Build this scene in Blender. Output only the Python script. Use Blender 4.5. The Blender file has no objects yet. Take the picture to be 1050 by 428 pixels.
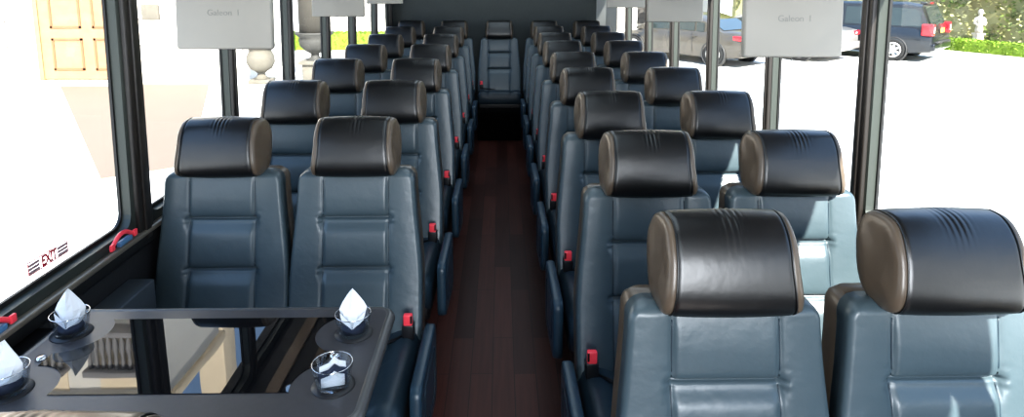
import bpy, bmesh, math, random
from mathutils import Vector, Matrix
random.seed(7)
C = bpy.context.scene
COL = C.collection
PI = math.pi

# ------------------------------------------------------------------ materials
def new_mat(name):
    m = bpy.data.materials.new(name); m.use_nodes = True
    return m, m.node_tree.nodes, m.node_tree.links
def pbr(name, col, rough=0.5, metal=0.0, spec=0.5, noise=None, bump=None, coat=0.0, emit=None):
    """noise=(scale, amount)  bump=(scale, strength)"""
    m, N, L = new_mat(name)
    b = N['Principled BSDF']
    b.inputs['Base Color'].default_value = (*col, 1)
    b.inputs['Roughness'].default_value = rough
    b.inputs['Metallic'].default_value = metal
    b.inputs['Specular IOR Level'].default_value = spec
    b.inputs['Coat Weight'].default_value = coat
    if emit:
        b.inputs['Emission Color'].default_value = (*emit[0], 1); b.inputs['Emission Strength'].default_value = emit[1]
    tc = N.new('ShaderNodeTexCoord')
    if noise:
        n = N.new('ShaderNodeTexNoise'); n.inputs['Scale'].default_value = noise[0]; n.inputs['Detail'].default_value = 4
        L.new(tc.outputs['Object'], n.inputs['Vector'])
        r = N.new('ShaderNodeMapRange'); r.inputs['To Min'].default_value = 1 - noise[1]; r.inputs['To Max'].default_value = 1 + noise[1]
        L.new(n.outputs['Fac'], r.inputs['Value'])
        mx = N.new('ShaderNodeMix'); mx.data_type = 'RGBA'; mx.blend_type = 'MULTIPLY'; mx.inputs[0].default_value = 1
        mx.inputs[6].default_value = (*col, 1)
        L.new(r.outputs['Result'], mx.inputs[7]); L.new(mx.outputs[2], b.inputs['Base Color'])
    if bump:
        n = N.new('ShaderNodeTexNoise'); n.inputs['Scale'].default_value = bump[0]; n.inputs['Detail'].default_value = 3
        L.new(tc.outputs['Object'], n.inputs['Vector'])
        bp = N.new('ShaderNodeBump'); bp.inputs['Strength'].default_value = bump[1]; bp.inputs['Distance'].default_value = 0.003
        L.new(n.outputs['Fac'], bp.inputs['Height']); L.new(bp.outputs['Normal'], b.inputs['Normal'])
    return m
M = {}
M['blue'] = pbr('blue_leather', (0.060, 0.088, 0.103), 0.36, spec=0.65, noise=(9, .12), bump=(28, .45))
M['black'] = pbr('black_leather', (0.007, 0.0075, 0.008), 0.33, spec=0.75, noise=(12, .15), bump=(22, .35))
M['taupe'] = pbr('brown_sheen_leather', (0.105, 0.080, 0.058), 0.30, spec=0.5, noise=(10, .12), bump=(25, .25))  # warm reflections on the headrest ends are put into this colour
M['seatdark'] = pbr('dark_seat_leather', (0.016, 0.032, 0.046), 0.40, noise=(10, .12), bump=(25, .25))
M['armblue'] = pbr('armrest_vinyl', (0.020, 0.045, 0.068), 0.36, noise=(12, .15), bump=(30, .2))
M['blackplastic'] = pbr('black_plastic', (0.012, 0.012, 0.014), 0.4)
M['red'] = pbr('red_plastic', (0.80, 0.06, 0.085), 0.35, emit=((.8, .07, .1), .12))  # faint glow added to the plastic, though it is no lamp
M['steel'] = pbr('dull_steel', (0.25, 0.25, 0.26), 0.35, metal=0.9)
M['chrome'] = pbr('chrome', (0.7, 0.7, 0.72), 0.12, metal=1)
M['walldark'] = pbr('dark_wall_vinyl', (0.022, 0.022, 0.024), 0.55, noise=(8, .15), bump=(60, .2))
M['ledge'] = pbr('blue_grey_ledge', (0.07, 0.085, 0.10), 0.45)
M['post'] = pbr('dark_post', (0.02, 0.017, 0.015), 0.42)
M['alu'] = pbr('grey_green_aluminium', (0.045, 0.053, 0.047), 0.42, metal=0.25)
M['gasket'] = pbr('rubber_gasket', (0.008, 0.008, 0.008), 0.5)
M['rail'] = pbr('champagne_rail', (0.30, 0.26, 0.21), 0.35, metal=0.6)
M['rearwall'] = pbr('rear_wall_fabric', (0.052, 0.060, 0.060), 0.85, noise=(40, .12), bump=(300, .25))
M['pale'] = pbr('pale_grey_panel', (0.42, 0.44, 0.44), 0.6)
M['ceil'] = pbr('headliner', (0.20, 0.19, 0.18), 0.9, noise=(30, .1))
M['rack'] = pbr('rack_panel', (0.05, 0.047, 0.045), 0.6)
M['racktrim'] = pbr('bronze_strip', (0.33, 0.24, 0.17), 0.35, metal=.5)
M['monitor'] = pbr('monitor_silver', (0.27, 0.26, 0.235), 0.5, noise=(6, .04))
M['montext'] = pbr('monitor_lettering', (0.19, 0.19, 0.18), 0.5)
M['tabletop'] = pbr('table_laminate', (0.050, 0.048, 0.052), 0.38, spec=.5, noise=(60, .15))
M['tableedge'] = pbr('table_edge_band', (0.10, 0.10, 0.10), 0.3, metal=.3)
M['napkin'] = pbr('white_napkin', (0.85, 0.87, 0.90), 0.9, bump=(80, .3))
M['napdark'] = pbr('navy_napkin_liner', (0.02, 0.03, 0.06), 0.8)
def m_blackglass():
    m, N, L = new_mat('black_mirror_glass')
    b = N['Principled BSDF']; b.inputs['Base Color'].default_value = (0.006, 0.006, 0.007, 1)
    b.inputs['Roughness'].default_value = 0.015; b.inputs['IOR'].default_value = 1.6
    tc = N.new('ShaderNodeTexCoord'); n = N.new('ShaderNodeTexNoise'); n.inputs['Scale'].default_value = 3
    L.new(tc.outputs['Object'], n.inputs['Vector'])
    bp = N.new('ShaderNodeBump'); bp.inputs['Strength'].default_value = 0.05; bp.inputs['Distance'].default_value = 0.01
    L.new(n.outputs['Fac'], bp.inputs['Height']); L.new(bp.outputs['Normal'], b.inputs['Normal'])
    return m
M['blackglass'] = m_blackglass()
M['led'] = pbr('led_lens', (.6, .7, .9), .3, emit=((.35, .6, 1), 3.0))
M['void'] = pbr('shade_black', (0.002, 0.002, 0.002), 0.95, spec=.05)
def m_pane(name, tint=(1, 1, 1), f0=.03, f1=.35):
    m, N, L = new_mat(name)
    N.remove(N['Principled BSDF'])
    out = [n for n in N if n.type == 'OUTPUT_MATERIAL'][0]
    t = N.new('ShaderNodeBsdfTransparent'); t.inputs['Color'].default_value = (*tint, 1)
    g = N.new('ShaderNodeBsdfGlossy'); g.inputs['Roughness'].default_value = 0.02
    lw = N.new('ShaderNodeLayerWeight'); lw.inputs['Blend'].default_value = .5
    pw = N.new('ShaderNodeMath'); pw.operation = 'POWER'; pw.inputs[1].default_value = 5
    L.new(lw.outputs['Facing'], pw.inputs[0])
    f = N.new('ShaderNodeMapRange'); f.inputs['To Min'].default_value = f0; f.inputs['To Max'].default_value = f1
    L.new(pw.outputs[0], f.inputs['Value'])
    mx = N.new('ShaderNodeMixShader')
    L.new(f.outputs[0], mx.inputs[0]); L.new(t.outputs[0], mx.inputs[1]); L.new(g.outputs[0], mx.inputs[2]); L.new(mx.outputs[0], out.inputs['Surface'])
    return m
M['pane'] = m_pane('window_glass', (0.93, 0.95, 0.94))
M['cupglass'] = m_pane('tumbler_glass', (0.90, 0.92, 0.94), .06, .9)
def m_floor():
    m, N, L = new_mat('mahogany_plank_floor')
    b = N['Principled BSDF']; b.inputs['Roughness'].default_value = 0.42
    b.inputs['Specular IOR Level'].default_value = 0.22
    tc = N.new('ShaderNodeTexCoord')
    mp = N.new('ShaderNodeMapping'); mp.inputs['Rotation'].default_value = (0, 0, PI/2); mp.inputs['Location'].default_value = (.3, .04, 0)
    L.new(tc.outputs['Object'], mp.inputs['Vector'])
    br = N.new('ShaderNodeTexBrick'); br.offset = 0.37; br.offset_frequency = 2
    br.inputs['Scale'].default_value = 1; br.inputs['Brick Width'].default_value = 0.75; br.inputs['Row Height'].default_value = 0.092
    br.inputs['Mortar Size'].default_value = 0.0014; br.inputs['Bias'].default_value = 0
    br.inputs['Color1'].default_value = (0.032, 0.0105, 0.0085, 1); br.inputs['Color2'].default_value = (0.080, 0.026, 0.020, 1)
    br.inputs['Mortar'].default_value = (0.008, 0.004, 0.004, 1)
    L.new(mp.outputs[0], br.inputs['Vector'])
    mp2 = N.new('ShaderNodeMapping'); mp2.inputs['Scale'].default_value = (60, 3, 1)
    L.new(tc.outputs['Object'], mp2.inputs['Vector'])
    n = N.new('ShaderNodeTexNoise'); n.inputs['Scale'].default_value = 1; n.inputs['Detail'].default_value = 5
    L.new(mp2.outputs[0], n.inputs['Vector'])
    r = N.new('ShaderNodeMapRange'); r.inputs['To Min'].default_value = .6; r.inputs['To Max'].default_value = 1.4
    L.new(n.outputs['Fac'], r.inputs['Value'])
    mx = N.new('ShaderNodeMix'); mx.data_type = 'RGBA'; mx.blend_type = 'MULTIPLY'; mx.inputs[0].default_value = 1
    L.new(br.outputs['Color'], mx.inputs[6]); L.new(r.outputs['Result'], mx.inputs[7]); L.new(mx.outputs[2], b.inputs['Base Color'])
    return m
M['floor'] = m_floor()
# outside
M['pave'] = pbr('bright_pavement', (0.66, 0.65, 0.62), 0.95, noise=(.6, .03))
M['pinkshade'] = pbr('shaded_pink_paving', (0.145, 0.112, 0.087), 0.95, noise=(1.5, .05))
M['stucco'] = pbr('pale_stucco', (0.66, 0.63, 0.58), 0.95, noise=(2, .05))
M['stuccoline'] = pbr('stucco_joint', (0.23, 0.21, 0.19), 0.95)
M['cream'] = pbr('cream_stone', (0.74, 0.62, 0.46), 0.9, noise=(2, .08))
M['doorwood'] = pbr('pale_oak_door', (0.29, 0.155, 0.078), 0.6, noise=(4, .2))
M['doorgroove'] = pbr('door_moulding', (0.17, 0.085, 0.04), 0.6)
M['stone'] = pbr('weathered_stone', (0.12, 0.11, 0.09), 0.9, noise=(5, .25), bump=(30, .4))
M['darkstone'] = pbr('dark_cast_urn', (0.045, 0.044, 0.040), 0.7, noise=(6, .25))
M['column'] = pbr('grey_stone_column', (0.075, 0.068, 0.056), 0.9, noise=(3, .25))
M['balustrade'] = pbr('grey_balustrade', (0.20, 0.19, 0.19), 0.8)
M['windark'] = pbr('dark_window_recess', (0.05, 0.045, 0.04), 0.4)
M['hedge'] = pbr('box_hedge_leaf', (0.14, 0.225, 0.015), 0.7, noise=(6, .35))
M['ivy'] = pbr('ivy_leaf', (0.10, 0.14, 0.033), 0.6, noise=(3, .6))
M['ivypale'] = pbr('pale_ivy_leaf', (0.36, 0.36, 0.17), 0.6, noise=(3, .5))
M['ivywall'] = pbr('shaded_ivy_wall', (0.20, 0.20, 0.10), 0.95, noise=(1.2, .5))
M['bush'] = pbr('yellow_green_leaf', (0.28, 0.30, 0.04), 0.7, noise=(3, .4))
M['trunk'] = pbr('bark', (0.16, 0.11, 0.07), 0.9)
M['statue'] = pbr('white_marble', (0.34, 0.325, 0.29), 0.7)
M['kerb'] = pbr('kerb_stone', (0.62, 0.58, 0.52), 0.9)
def carpaint(name, c): return pbr(name, c, 0.28, metal=.3, coat=.6)
M['carglass'] = pbr('car_glass', (0.02, 0.03, 0.03), 0.08, coat=.5)
M['tyre'] = pbr('tyre_rubber', (0.012, 0.012, 0.012), 0.8)
M['rim'] = pbr('alloy_rim', (0.45, 0.44, 0.42), 0.4, metal=.5)
M['taillight'] = pbr('red_tail_lens', (0.55, 0.012, 0.02), 0.2, coat=.5)
M['clearlens'] = pbr('clear_lens', (0.6, 0.6, 0.6), 0.2, coat=.5)
M['plate'] = pbr('yellow_plate', (0.60, 0.38, 0.08), 0.5)
M['bumper'] = pbr('bumper_black', (0.03, 0.03, 0.03), 0.6)

# ------------------------------------------------------------------ mesh helpers
class MB:
    def __init__(s): s.v = []; s.f = []; s.sm = []
    def add(s, vs, fs, smooth=True):
        o = len(s.v); s.v += [tuple(p) for p in vs]; s.f += [tuple(i + o for i in f) for f in fs]; s.sm += [smooth]*len(fs); return s
    def box(s, x0, x1, y0, y1, z0, z1, b=0.0, seg=3, rot=None, smooth=True):
        bm = bmesh.new()
        bmesh.ops.create_cube(bm, size=1)
        for v in bm.verts:
            v.co = Vector(((x1 if v.co.x > 0 else x0), (y1 if v.co.y > 0 else y0), (z1 if v.co.z > 0 else z0)))
        if b > 0:
            bmesh.ops.bevel(bm, geom=bm.edges[:] , offset=b, segments=seg, profile=0.5, affect='EDGES', clamp_overlap=True)
        if rot is not None: bmesh.ops.transform(bm, matrix=rot, verts=bm.verts)
        bm.verts.index_update()
        s.add([v.co.copy() for v in bm.verts], [[v.index for v in f.verts] for f in bm.faces], smooth and b > 0)
        bm.free(); return s
    def loft(s, rings, caps=(True, True), smooth=True, closed=True):
        n = len(rings[0]); vs = [p for r in rings for p in r]; fs = []
        for i in range(len(rings)-1):
            for j in range(n if closed else n-1):
                k = (j+1) % n
                fs.append((i*n+j, i*n+k, (i+1)*n+k, (i+1)*n+j))
        if caps[0]: fs.append(tuple(range(n))[::-1])
        if caps[1]: fs.append(tuple((len(rings)-1)*n + j for j in range(n)))
        return s.add(vs, fs, smooth)
    def lathe(s, prof, c=(0, 0, 0), n=24, flute=0, depth=0, axis='z'):
        rings = []; hollow = prof[0][0] > .02 and axis != 'z'
        if hollow: prof = list(prof)+[prof[0]]
        for r, z in prof:
            ring = []
            for j in range(n):
                a = 2*PI*j/n; rr = r*(1 - depth*(j % 2)) if flute else r
                p = (rr*math.cos(a), rr*math.sin(a), z)
                if axis == 'y': p = (p[0], p[2], p[1])
                if axis == 'x': p = (p[2], p[0], p[1])
                ring.append((c[0]+p[0], c[1]+p[1], c[2]+p[2]))
            rings.append(ring)
        return s.loft(rings, caps=(not hollow, not hollow))
    def tube(s, pts, r, n=10):
        pts = [Vector(p) for p in pts]; rings = []
        up = Vector((0, 0, 1))
        for i, p in enumerate(pts):
            t = (pts[min(i+1, len(pts)-1)] - pts[max(i-1, 0)]).normalized()
            u = t.cross(up)
            if u.length < .05: u = t.cross(Vector((1, 0, 0)))
            u.normalize(); w = t.cross(u)
            rr = r[i] if isinstance(r, (list, tuple)) else r
            rings.append([p + u*math.cos(2*PI*j/n)*rr + w*math.sin(2*PI*j/n)*rr for j in range(n)])
        return s.loft(rings)
    def prism(s, poly, z0, z1, smooth=False):
        n = len(poly)
        return s.add([(x, y, z0) for x, y in poly]+[(x, y, z1) for x, y in poly],
              [tuple(range(n))[::-1], tuple(range(n, 2*n))]+[(i, (i+1) % n, (i+1) % n+n, i+n) for i in range(n)], smooth)
    def build(s, name, mat, parent=None, fix=True):
        me = bpy.data.meshes.new(name); me.from_pydata(s.v, [], s.f)
        bm = bmesh.new(); bm.from_mesh(me)
        if fix: bmesh.ops.recalc_face_normals(bm, faces=bm.faces)
        bm.to_mesh(me); bm.free()
        me.polygons.foreach_set('use_smooth', s.sm); me.materials.append(mat)
        o = bpy.data.objects.new(name, me); COL.objects.link(o)
        if parent: o.parent = parent
        return o
def thing(name, label, cat, loc=(0, 0, 0), rz=0, group=None):
    o = bpy.data.objects.new(name, None); COL.objects.link(o); o.location = loc; o.rotation_euler = (0, 0, rz)
    o.empty_display_size = .1
    return tag(o, label, cat, group)
def tag(o, label=None, cat=None, group=None, kind=None):
    if label: o['label'] = label
    if cat: o['category'] = cat
    if group: o['group'] = group
    if kind: o['kind'] = kind
    return o
def lean(o):
    for v in o.data.vertices:
        v.co.x -= math.copysign(.052*(v.co.z-1.2), v.co.x)
    return o
def struct(name, mb, mat, label=None, cat=None, smooth=False):
    o = mb.build(name, mat); o['kind'] = 'structure'
    if label: tag(o, label, cat)
    return o
def copy_tree(o, parent=None):
    c = o.copy(); COL.objects.link(c); c.parent = parent
    for ch in list(o.children): copy_tree(ch, c)
    return c
def sharp(o, ang=35):
    bm = bmesh.new(); bm.from_mesh(o.data)
    for e in bm.edges:
        if len(e.link_faces) == 2 and e.calc_face_angle(0) > math.radians(ang): e.smooth = False
    bm.to_mesh(o.data); bm.free(); return o
def txt(body, size, name, mat, parent, M4, extrude=0.0004, bold=0.0):
    cu = bpy.data.curves.new(name, 'FONT'); cu.body = body; cu.size = size; cu.extrude = extrude; cu.offset = bold
    cu.align_x = 'CENTER'; cu.align_y = 'CENTER'; cu.materials.append(mat)
    t = bpy.data.objects.new(name+'_curve', cu); COL.objects.link(t); bpy.context.view_layer.update()
    me = bpy.data.meshes.new_from_object(t.evaluated_get(bpy.context.evaluated_depsgraph_get()))
    bpy.data.objects.remove(t); me.materials.clear(); me.materials.append(mat)
    o = bpy.data.objects.new(name, me); COL.objects.link(o); o.parent = parent; o.matrix_local = M4
    return o

# ------------------------------------------------------------------ camera
cam_d = bpy.data.cameras.new('camera'); cam = bpy.data.objects.new('camera', cam_d); COL.objects.link(cam)
cam.location = (0, 0, 1.68)
TH, PS = 0.15486, 0.0167
cam.rotation_euler = (PI/2 - TH, 0, -PS)
cam_d.sensor_width = 36; cam_d.sensor_fit = 'HORIZONTAL'
cam_d.lens = 36*670/1050
cam_d.shift_y = -(214-78)/1050
cam_d.clip_start = .02; cam_d.clip_end = 300
C.camera = cam

# ------------------------------------------------------------------ seat
def smooth01(t): t = max(0, min(1, t)); return t*t*(3-2*t)
def gauss(d, s): return math.exp(-(d/s)**2)
ZB, ZT = 0.43, 1.002
def front_y(z):
    t = (z-ZB)/(ZT-ZB)
    return -0.150 + 0.125*t + 0.012*math.sin(PI*t)
def half_w(z):
    t = (z-0.60)/(ZT-0.60)
    return 0.2293 - 0.0283*smooth01(t) if t > 0 else 0.2293
def pad_disp(x, z, hw):
    d = 0.0
    xs = 0.112 + 0.004*(1-(z-ZB)/(ZT-ZB))
    ax = abs(x)
    # vertical seams
    d += 0.0035*gauss(ax-xs, .0030) + 0.0012*gauss(ax-xs, .010)
    # side bolsters bulge, side wings stand a little proud
    if ax > xs: d -= 0.003*math.sin(PI*min(1, (ax-xs)/(hw-xs)))
    # central pads
    inn = smooth01((xs-ax)/.012) if ax < xs else 0.0
    wide = smooth01((xs+.022-ax)/.03)
    for zc in (0.842, 0.672):
        d += wide*(0.016*gauss(z-zc, .0042) + 0.013*gauss(z-(zc-.012), .022))
    for a, b in ((0.842, 0.99), (0.672, 0.842), (0.45, 0.672)):
        if a < z < b:
            t = (z-a)/(b-a); d -= inn*0.006*math.sin(PI*t)**.8
    # puckers where the creases meet the seams
    for zc in (0.842, 0.672):
        for k in (-1, 1):
            d += 0.0008*gauss(ax-(xs+.012), .010)*math.sin((z-zc)*260+k)*gauss(z-zc, .03)
    return d
def seat_back_mesh():
    mb = MB(); NX, NZ = 110, 150; rings = []
    R = .038
    zs = [ZB + (ZT-ZB)*i/NZ for i in range(NZ+1)]
    for z in zs:
        s = max(0, (z-(ZT-R))/R); ins = R*(1-math.sqrt(max(0, 1-s*s)))
        s2 = max(0, (z-(ZT-.02))/.02); rec = .02*(1-math.sqrt(max(0, 1-s2*s2)))
        hw0 = half_w(z); hw = hw0-ins; y0 = front_y(z)+rec; t = .055-rec*.9
        ring = []
        for j in range(NX+1):
            u = -1+2*j/NX; x = hw*math.sin(u*PI/2*.93)/math.sin(PI/2*.93)
            e = max(0, (abs(x)-(hw-.014))/.014); er = .014*(1-math.sqrt(max(0, 1-min(1, e)**2)))
            ring.append((x, y0+pad_disp(x, z, hw0)*(1-s2)+er, z))
        ring.append((hw, y0+t, z)); ring.append((hw*.6, y0+t, z)); ring.append((-hw*.6, y0+t, z)); ring.append((-hw, y0+t, z))
        rings.append(ring)
    mb.loft(rings); return mb
def seam_mesh(sg):
    pts = []
    for i in range(41):
        z = ZB+.02+(ZT-.03-ZB-.02)*i/40; xs = 0.112 + 0.004*(1-(z-ZB)/(ZT-ZB)); hw = half_w(z)
        s2 = max(0, (z-(ZT-.02))/.02); rec = .02*(1-math.sqrt(max(0, 1-s2*s2)))
        pts.append((sg*xs, front_y(z)+rec+pad_disp(xs, z, hw)*(1-s2)-.0012, z))
    mb = MB(); mb.tube(pts, .0018, 6); return mb
def shell_mesh():
    mb = MB(); rings = []; NZ = 40; R = .042
    for i in range(NZ+1):
        z = ZB-.02 + (ZT-.006-ZB+.02)*i/NZ
        s = max(0, (z-(ZT-R))/R); ins = R*(1-math.sqrt(max(0, 1-s*s)))
        s2 = max(0, (z-(ZT-.035))/.035); rec = .04*(1-math.sqrt(max(0, 1-s2*s2)))
        hw = half_w(z)-ins; y0 = front_y(z)+.045+rec*.4; y1 = front_y(z)+.125-rec
        ring = []
        for k, (sx, sy) in enumerate(((-1, 0), (1, 0), (1, 1), (-1, 1))):
            r = .022 if sy else .008
            cx, cy = sx*(hw-r), (y1-r if sy else y0+r)
            a0 = [PI, 1.5*PI, 0, .5*PI][k]
            for q in range(5):
                a = a0+q*PI/8; ring.append((cx+r*math.cos(a), cy+r*math.sin(a), z))
        rings.append(ring)
    mb.loft(rings); return mb
HC = Vector((0, 0.0, 1.088))
def head_ring(x, sc=1.0, n=44, rip=0, out=0):
    ring = []
    for j in range(n):
        a = 2*PI*j/n; ca, sa = math.cos(a), math.sin(a)
        e = 2/2.7
        py = .074*math.copysign(abs(ca)**e, ca); pz = .097*math.copysign(abs(sa)**e, sa)
        # front (negative y) bulges forward at the bottom, slopes back at the top
        if py < 0: py *= 1.0 + .22*(-pz/.104)*.6
        py += .18*pz*1.0
        lo_ = max(0.0, min(1.0, (-pz+.02)/.10)); xx = x*(1.0+1.25*py*(1-.9*lo_)) if py < 0 else x*(1.0+.9*min(py, .03))
        if pz > 0: xx *= 1-.085*(pz/.097)**2.5
        k = 1.0
        if rip:
            w = gauss(x-rip[0], .026)
            top = gauss(pz-.088, .026)*(1 if py < .05 else .2)
            k += rip[1]*w*top*math.sin(x*460)
        ring.append((xx, HC.y+py*sc*k, HC.z+pz*sc*k))
    return ring
def headrest_mesh():
    mb = MB(); rings = []; W = .128; NS = 90
    for i in range(NS+1):
        u = -1+2*i/NS; x = W*math.sin(u*PI/2); ax = abs(x)
        e = max(0, (ax-(W-.014))/.014); sc = 1-.10*(1-math.sqrt(max(0, 1-e*e)))
        sc *= 1+.03*(1-(ax/W)**2)
        rings.append(head_ring(x, sc, rip=(.006, .02)))
    mb.loft(rings); return mb
def headcap_mesh(sgn):
    mb = MB(); rings = []
    for x, sc in ((.118, .90), (.125, .965), (.132, .975), (.139, .95), (.144, .86), (.1465, .68), (.1475, .4)):
        rings.append(head_ring(sgn*x, sc))
    mb.loft(rings); return mb
def head_piping(sgn):
    pts = [Vector(p) for p in head_ring(sgn*.1255, .985)]; pts.append(pts[0])
    mb = MB(); mb.tube(pts, .0017, 6); return mb
def cushion_mesh():
    mb = MB(); rings = []; NY = 40; NX = 40
    for i in range(NY+1):
        t = i/NY; y = -.60+.47*t
        s = max(0, (.07-(y+.60))/.07); drop = .055*(1-math.sqrt(max(0, 1-s*s)))
        ring = []
        hw = .226-.02*(1-math.sqrt(max(0, 1-s*s)))
        for j in range(NX+1):
            x = -hw+2*hw*j/NX; ax = abs(x)
            e = max(0, (ax-(hw-.035))/.035); er = .03*(1-math.sqrt(max(0, 1-e*e)))
            d = .006*gauss(ax-.125, .005)+.004*gauss(ax-.125, .015)
            d -= .010*math.sin(PI*min(1, max(0, (ax-.125)/(hw-.125)))) if ax > .125 else .006
            d += .009*gauss(y+.33, .008)*smooth01((.14-ax)/.02)
            ring.append((x, y, .485-.02*t-drop-er-d))
        ring += [(hw, y, .35+drop*.5), (-hw, y, .35+drop*.5)]
        rings.append(ring)
    mb.loft(rings); return mb
def arm_mesh():
    # side paddle: outline in yz, rounded, softly bulged, 45 mm thick
    mb = MB(); pts = []
    cor = [(-.555, .300, .05), (-.13, .225, .07), (-.12, .500, .035), (-.545, .525, .04)]
    n = len(cor)
    for i, (y, z, r) in enumerate(cor):
        p = Vector((y, z)); a = Vector(cor[i-1][:2]); b = Vector(cor[(i+1) % n][:2])
        d1 = (a-p).normalized(); d2 = (b-p).normalized()
        for q in range(9):
            t = q/8; A = p+d1*r; B = p+d2*r
            pts.append(A*(1-t)**2+p*2*t*(1-t)+B*t*t)
    c = sum(pts, Vector((0, 0)))/len(pts)
    rings = []
    for x, k in ((-.018, .82), (-.0165, .93), (-.011, .985), (0, 1.0), (.011, .985), (.0165, .93), (.018, .82)):
        ring = []
        for p in pts:
            v = p-c; L = v.length; q = c+v*(1-(1-k)*.11/L*.7) if k < 1 else p
            ring.append((x, q.x, q.y))
        rings.append(ring)
    mb.loft(rings); return mb, pts, c
def ring_line(pts, c, k, x, r=.003):
    P = [(x, c.x+(p.x-c.x)*k, c.y+(p.y-c.y)*k) for p in pts]; P.append(P[0])
    mb = MB(); mb.tube(P, r, 6); return mb

def make_seat(side, arm=True):
    """side=+1: aisle is on the +x side of the seat."""
    root = thing('coach_seat', 'seat', 'seat')
    bk_ = seat_back_mesh().build('backrest', M['blue'], root)
    for sg in (-1, 1): seam_mesh(sg).build('seam', M['seatdark'], bk_)
    shell_mesh().build('back_shell', M['taupe'], root)
    h = headrest_mesh().build('headrest', M['black'], root)
    for sg in (-1, 1):
        headcap_mesh(sg).build('side_panel', M['taupe'], h)
        head_piping(sg).build('piping', M['black'], h)
    for sg in (-1, 1):
        mb = MB(); mb.tube([(sg*.06, .0, .96), (sg*.06, .0, 1.03)], .007, 10); mb.build('headrest_post', M['blackplastic'], root)
    cushion_mesh().build('cushion', M['seatdark'], root)
    mb = MB(); mb.box(-.215, .215, -.56, -.04, .29, .36, .015); mb.build('seat_frame', M['blackplastic'], root)
    for sg in (-1, 1):
        mb = MB()
        mb.box(sg*.13-.02, sg*.13+.02, -.42, -.16, .02, .30, .008)
        mb.box(sg*.13-.03, sg*.13+.03, -.50, -.10, 0, .03, .008)
        mb.build('leg', M['blackplastic'], root)
    # belt buckle on the aisle side
    bx = side*.192
    mb = MB(); mb.box(bx-.015, bx+.015, -.192, -.172, .515, .558, .005); bk = mb.build('belt_buckle', M['red'], root)
    mb = MB(); mb.box(bx-.020, bx+.020, -.194, -.160, .470, .522, .005); mb.box(bx+side*.012-.003, bx+side*.012+.003, -.196, -.190, .53, .555)
    mb.build('buckle_stalk', M['blackplastic'], bk)
    mb = MB(); mb.tube([(bx-side*.02, -.18, .475), (bx-side*.09, -.25, .482), (bx-side*.15, -.27, .483)], .006, 6)
    mb.build('belt_strap', M['blackplastic'], root)
    if arm:
        ax = side*.262
        mb, pts, c = arm_mesh(); a = mb.build('armrest', M['armblue'], root); a.location = (ax, 0, 0)
        for k in (-1, 1):
            ring_line(pts, c, .62, k*.0175).build('trim_ring', M['seatdark'], a)
        mb = MB(); mb.lathe([(0.001, -.03), (.028, -.03), (.028, .0), (.001, .0)], (side*.236, -.10, .42), 16, axis='x')
        mb.build('hinge', M['blackplastic'], root)
    return root

X_RA, X_RW, X_LA, X_LW = .464, .924, -.506, -.966
order = ['front', 'second', 'third', 'fourth', 'fifth', 'sixth', 'seventh', 'eighth', 'rearmost']
protoR = make_seat(-1); protoL = make_seat(1)
protoRw = make_seat(-1, False); protoLw = make_seat(1, False)
used = set()
def place(proto, x, y, rz, label, group):
    o = proto if proto.name not in used else copy_tree(proto)
    used.add(proto.name)
    o.location = (x, y, 0); o.rotation_euler = (0, 0, rz)
    tag(o, label, 'seat', group)
    return o
def noarm(o, do):
    if not do: return
    for ch in list(o.children):
        if ch.name.startswith(('armrest', 'hinge')):
            for g in list(ch.children): bpy.data.objects.remove(g)
            bpy.data.objects.remove(ch)
num9 = ['first', 'second', 'third', 'fourth', 'fifth', 'sixth', 'seventh', 'eighth', 'ninth']
for k in range(9):
    y = 1.28 + .715*k
    a = ('blue leather aisle seat right of the aisle, ' + ('nearest the camera' if k == 0 else 'in the last row by the rear wall' if k == 8 else '%s row back' % num9[k]))
    w = ('blue leather window seat along the right windows, ' + ('nearest the camera' if k == 0 else 'in the last row by the rear wall' if k == 8 else '%s row back' % num9[k]))
    noarm(place(protoR, X_RA, y, 0, a, 'coach seats right of the aisle'), k == 8)
    place(protoRw, X_RW, y, 0, w, 'coach seats right of the aisle')
for k in range(7):
    y = 2.22 + .801*k
    a = ('blue leather aisle seat left of the aisle, ' + ('directly behind the table' if k == 0 else 'in the last row by the rear wall' if k == 6 else '%s row back from the table' % num9[k]))
    w = ('blue leather window seat along the left windows, ' + ('directly behind the table' if k == 0 else 'in the last row by the rear wall' if k == 6 else '%s row back from the table' % num9[k]))
    noarm(place(protoL, X_LA, y, 0, a, 'coach seats left of the aisle'), k == 6)
    place(protoLw, X_LW, y, 0, w, 'coach seats left of the aisle')
c = copy_tree(protoRw); c.location = (-.02, 7.03, 0)
mb = MB(); mb.box(-.222, .222, -.55, -.02, 0, .30, .012); mb.build('shade_box', M['void'], c)  # black box put in for the darkness under this seat
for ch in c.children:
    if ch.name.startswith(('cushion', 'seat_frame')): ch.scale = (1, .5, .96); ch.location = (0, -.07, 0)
tag(c, 'blue leather middle seat at the far end of the aisle', 'seat', 'coach seats at the rear wall')
# rear-facing seat in front of the table (only the top of its headrest shows)
c = copy_tree(protoL); c.location = (-.515, .655, .014); c.rotation_euler = (0, 0, PI); tag(c, 'seat in front of the table with its back to the camera', 'seat', 'seats facing the table')
for ch in list(c.children):
    if ch.name.startswith('headrest') and 'post' not in ch.name:
        ch.data = ch.data.copy(); ch.data.materials.clear(); ch.data.materials.append(M['taupe'])
noarm(c, True)

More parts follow.
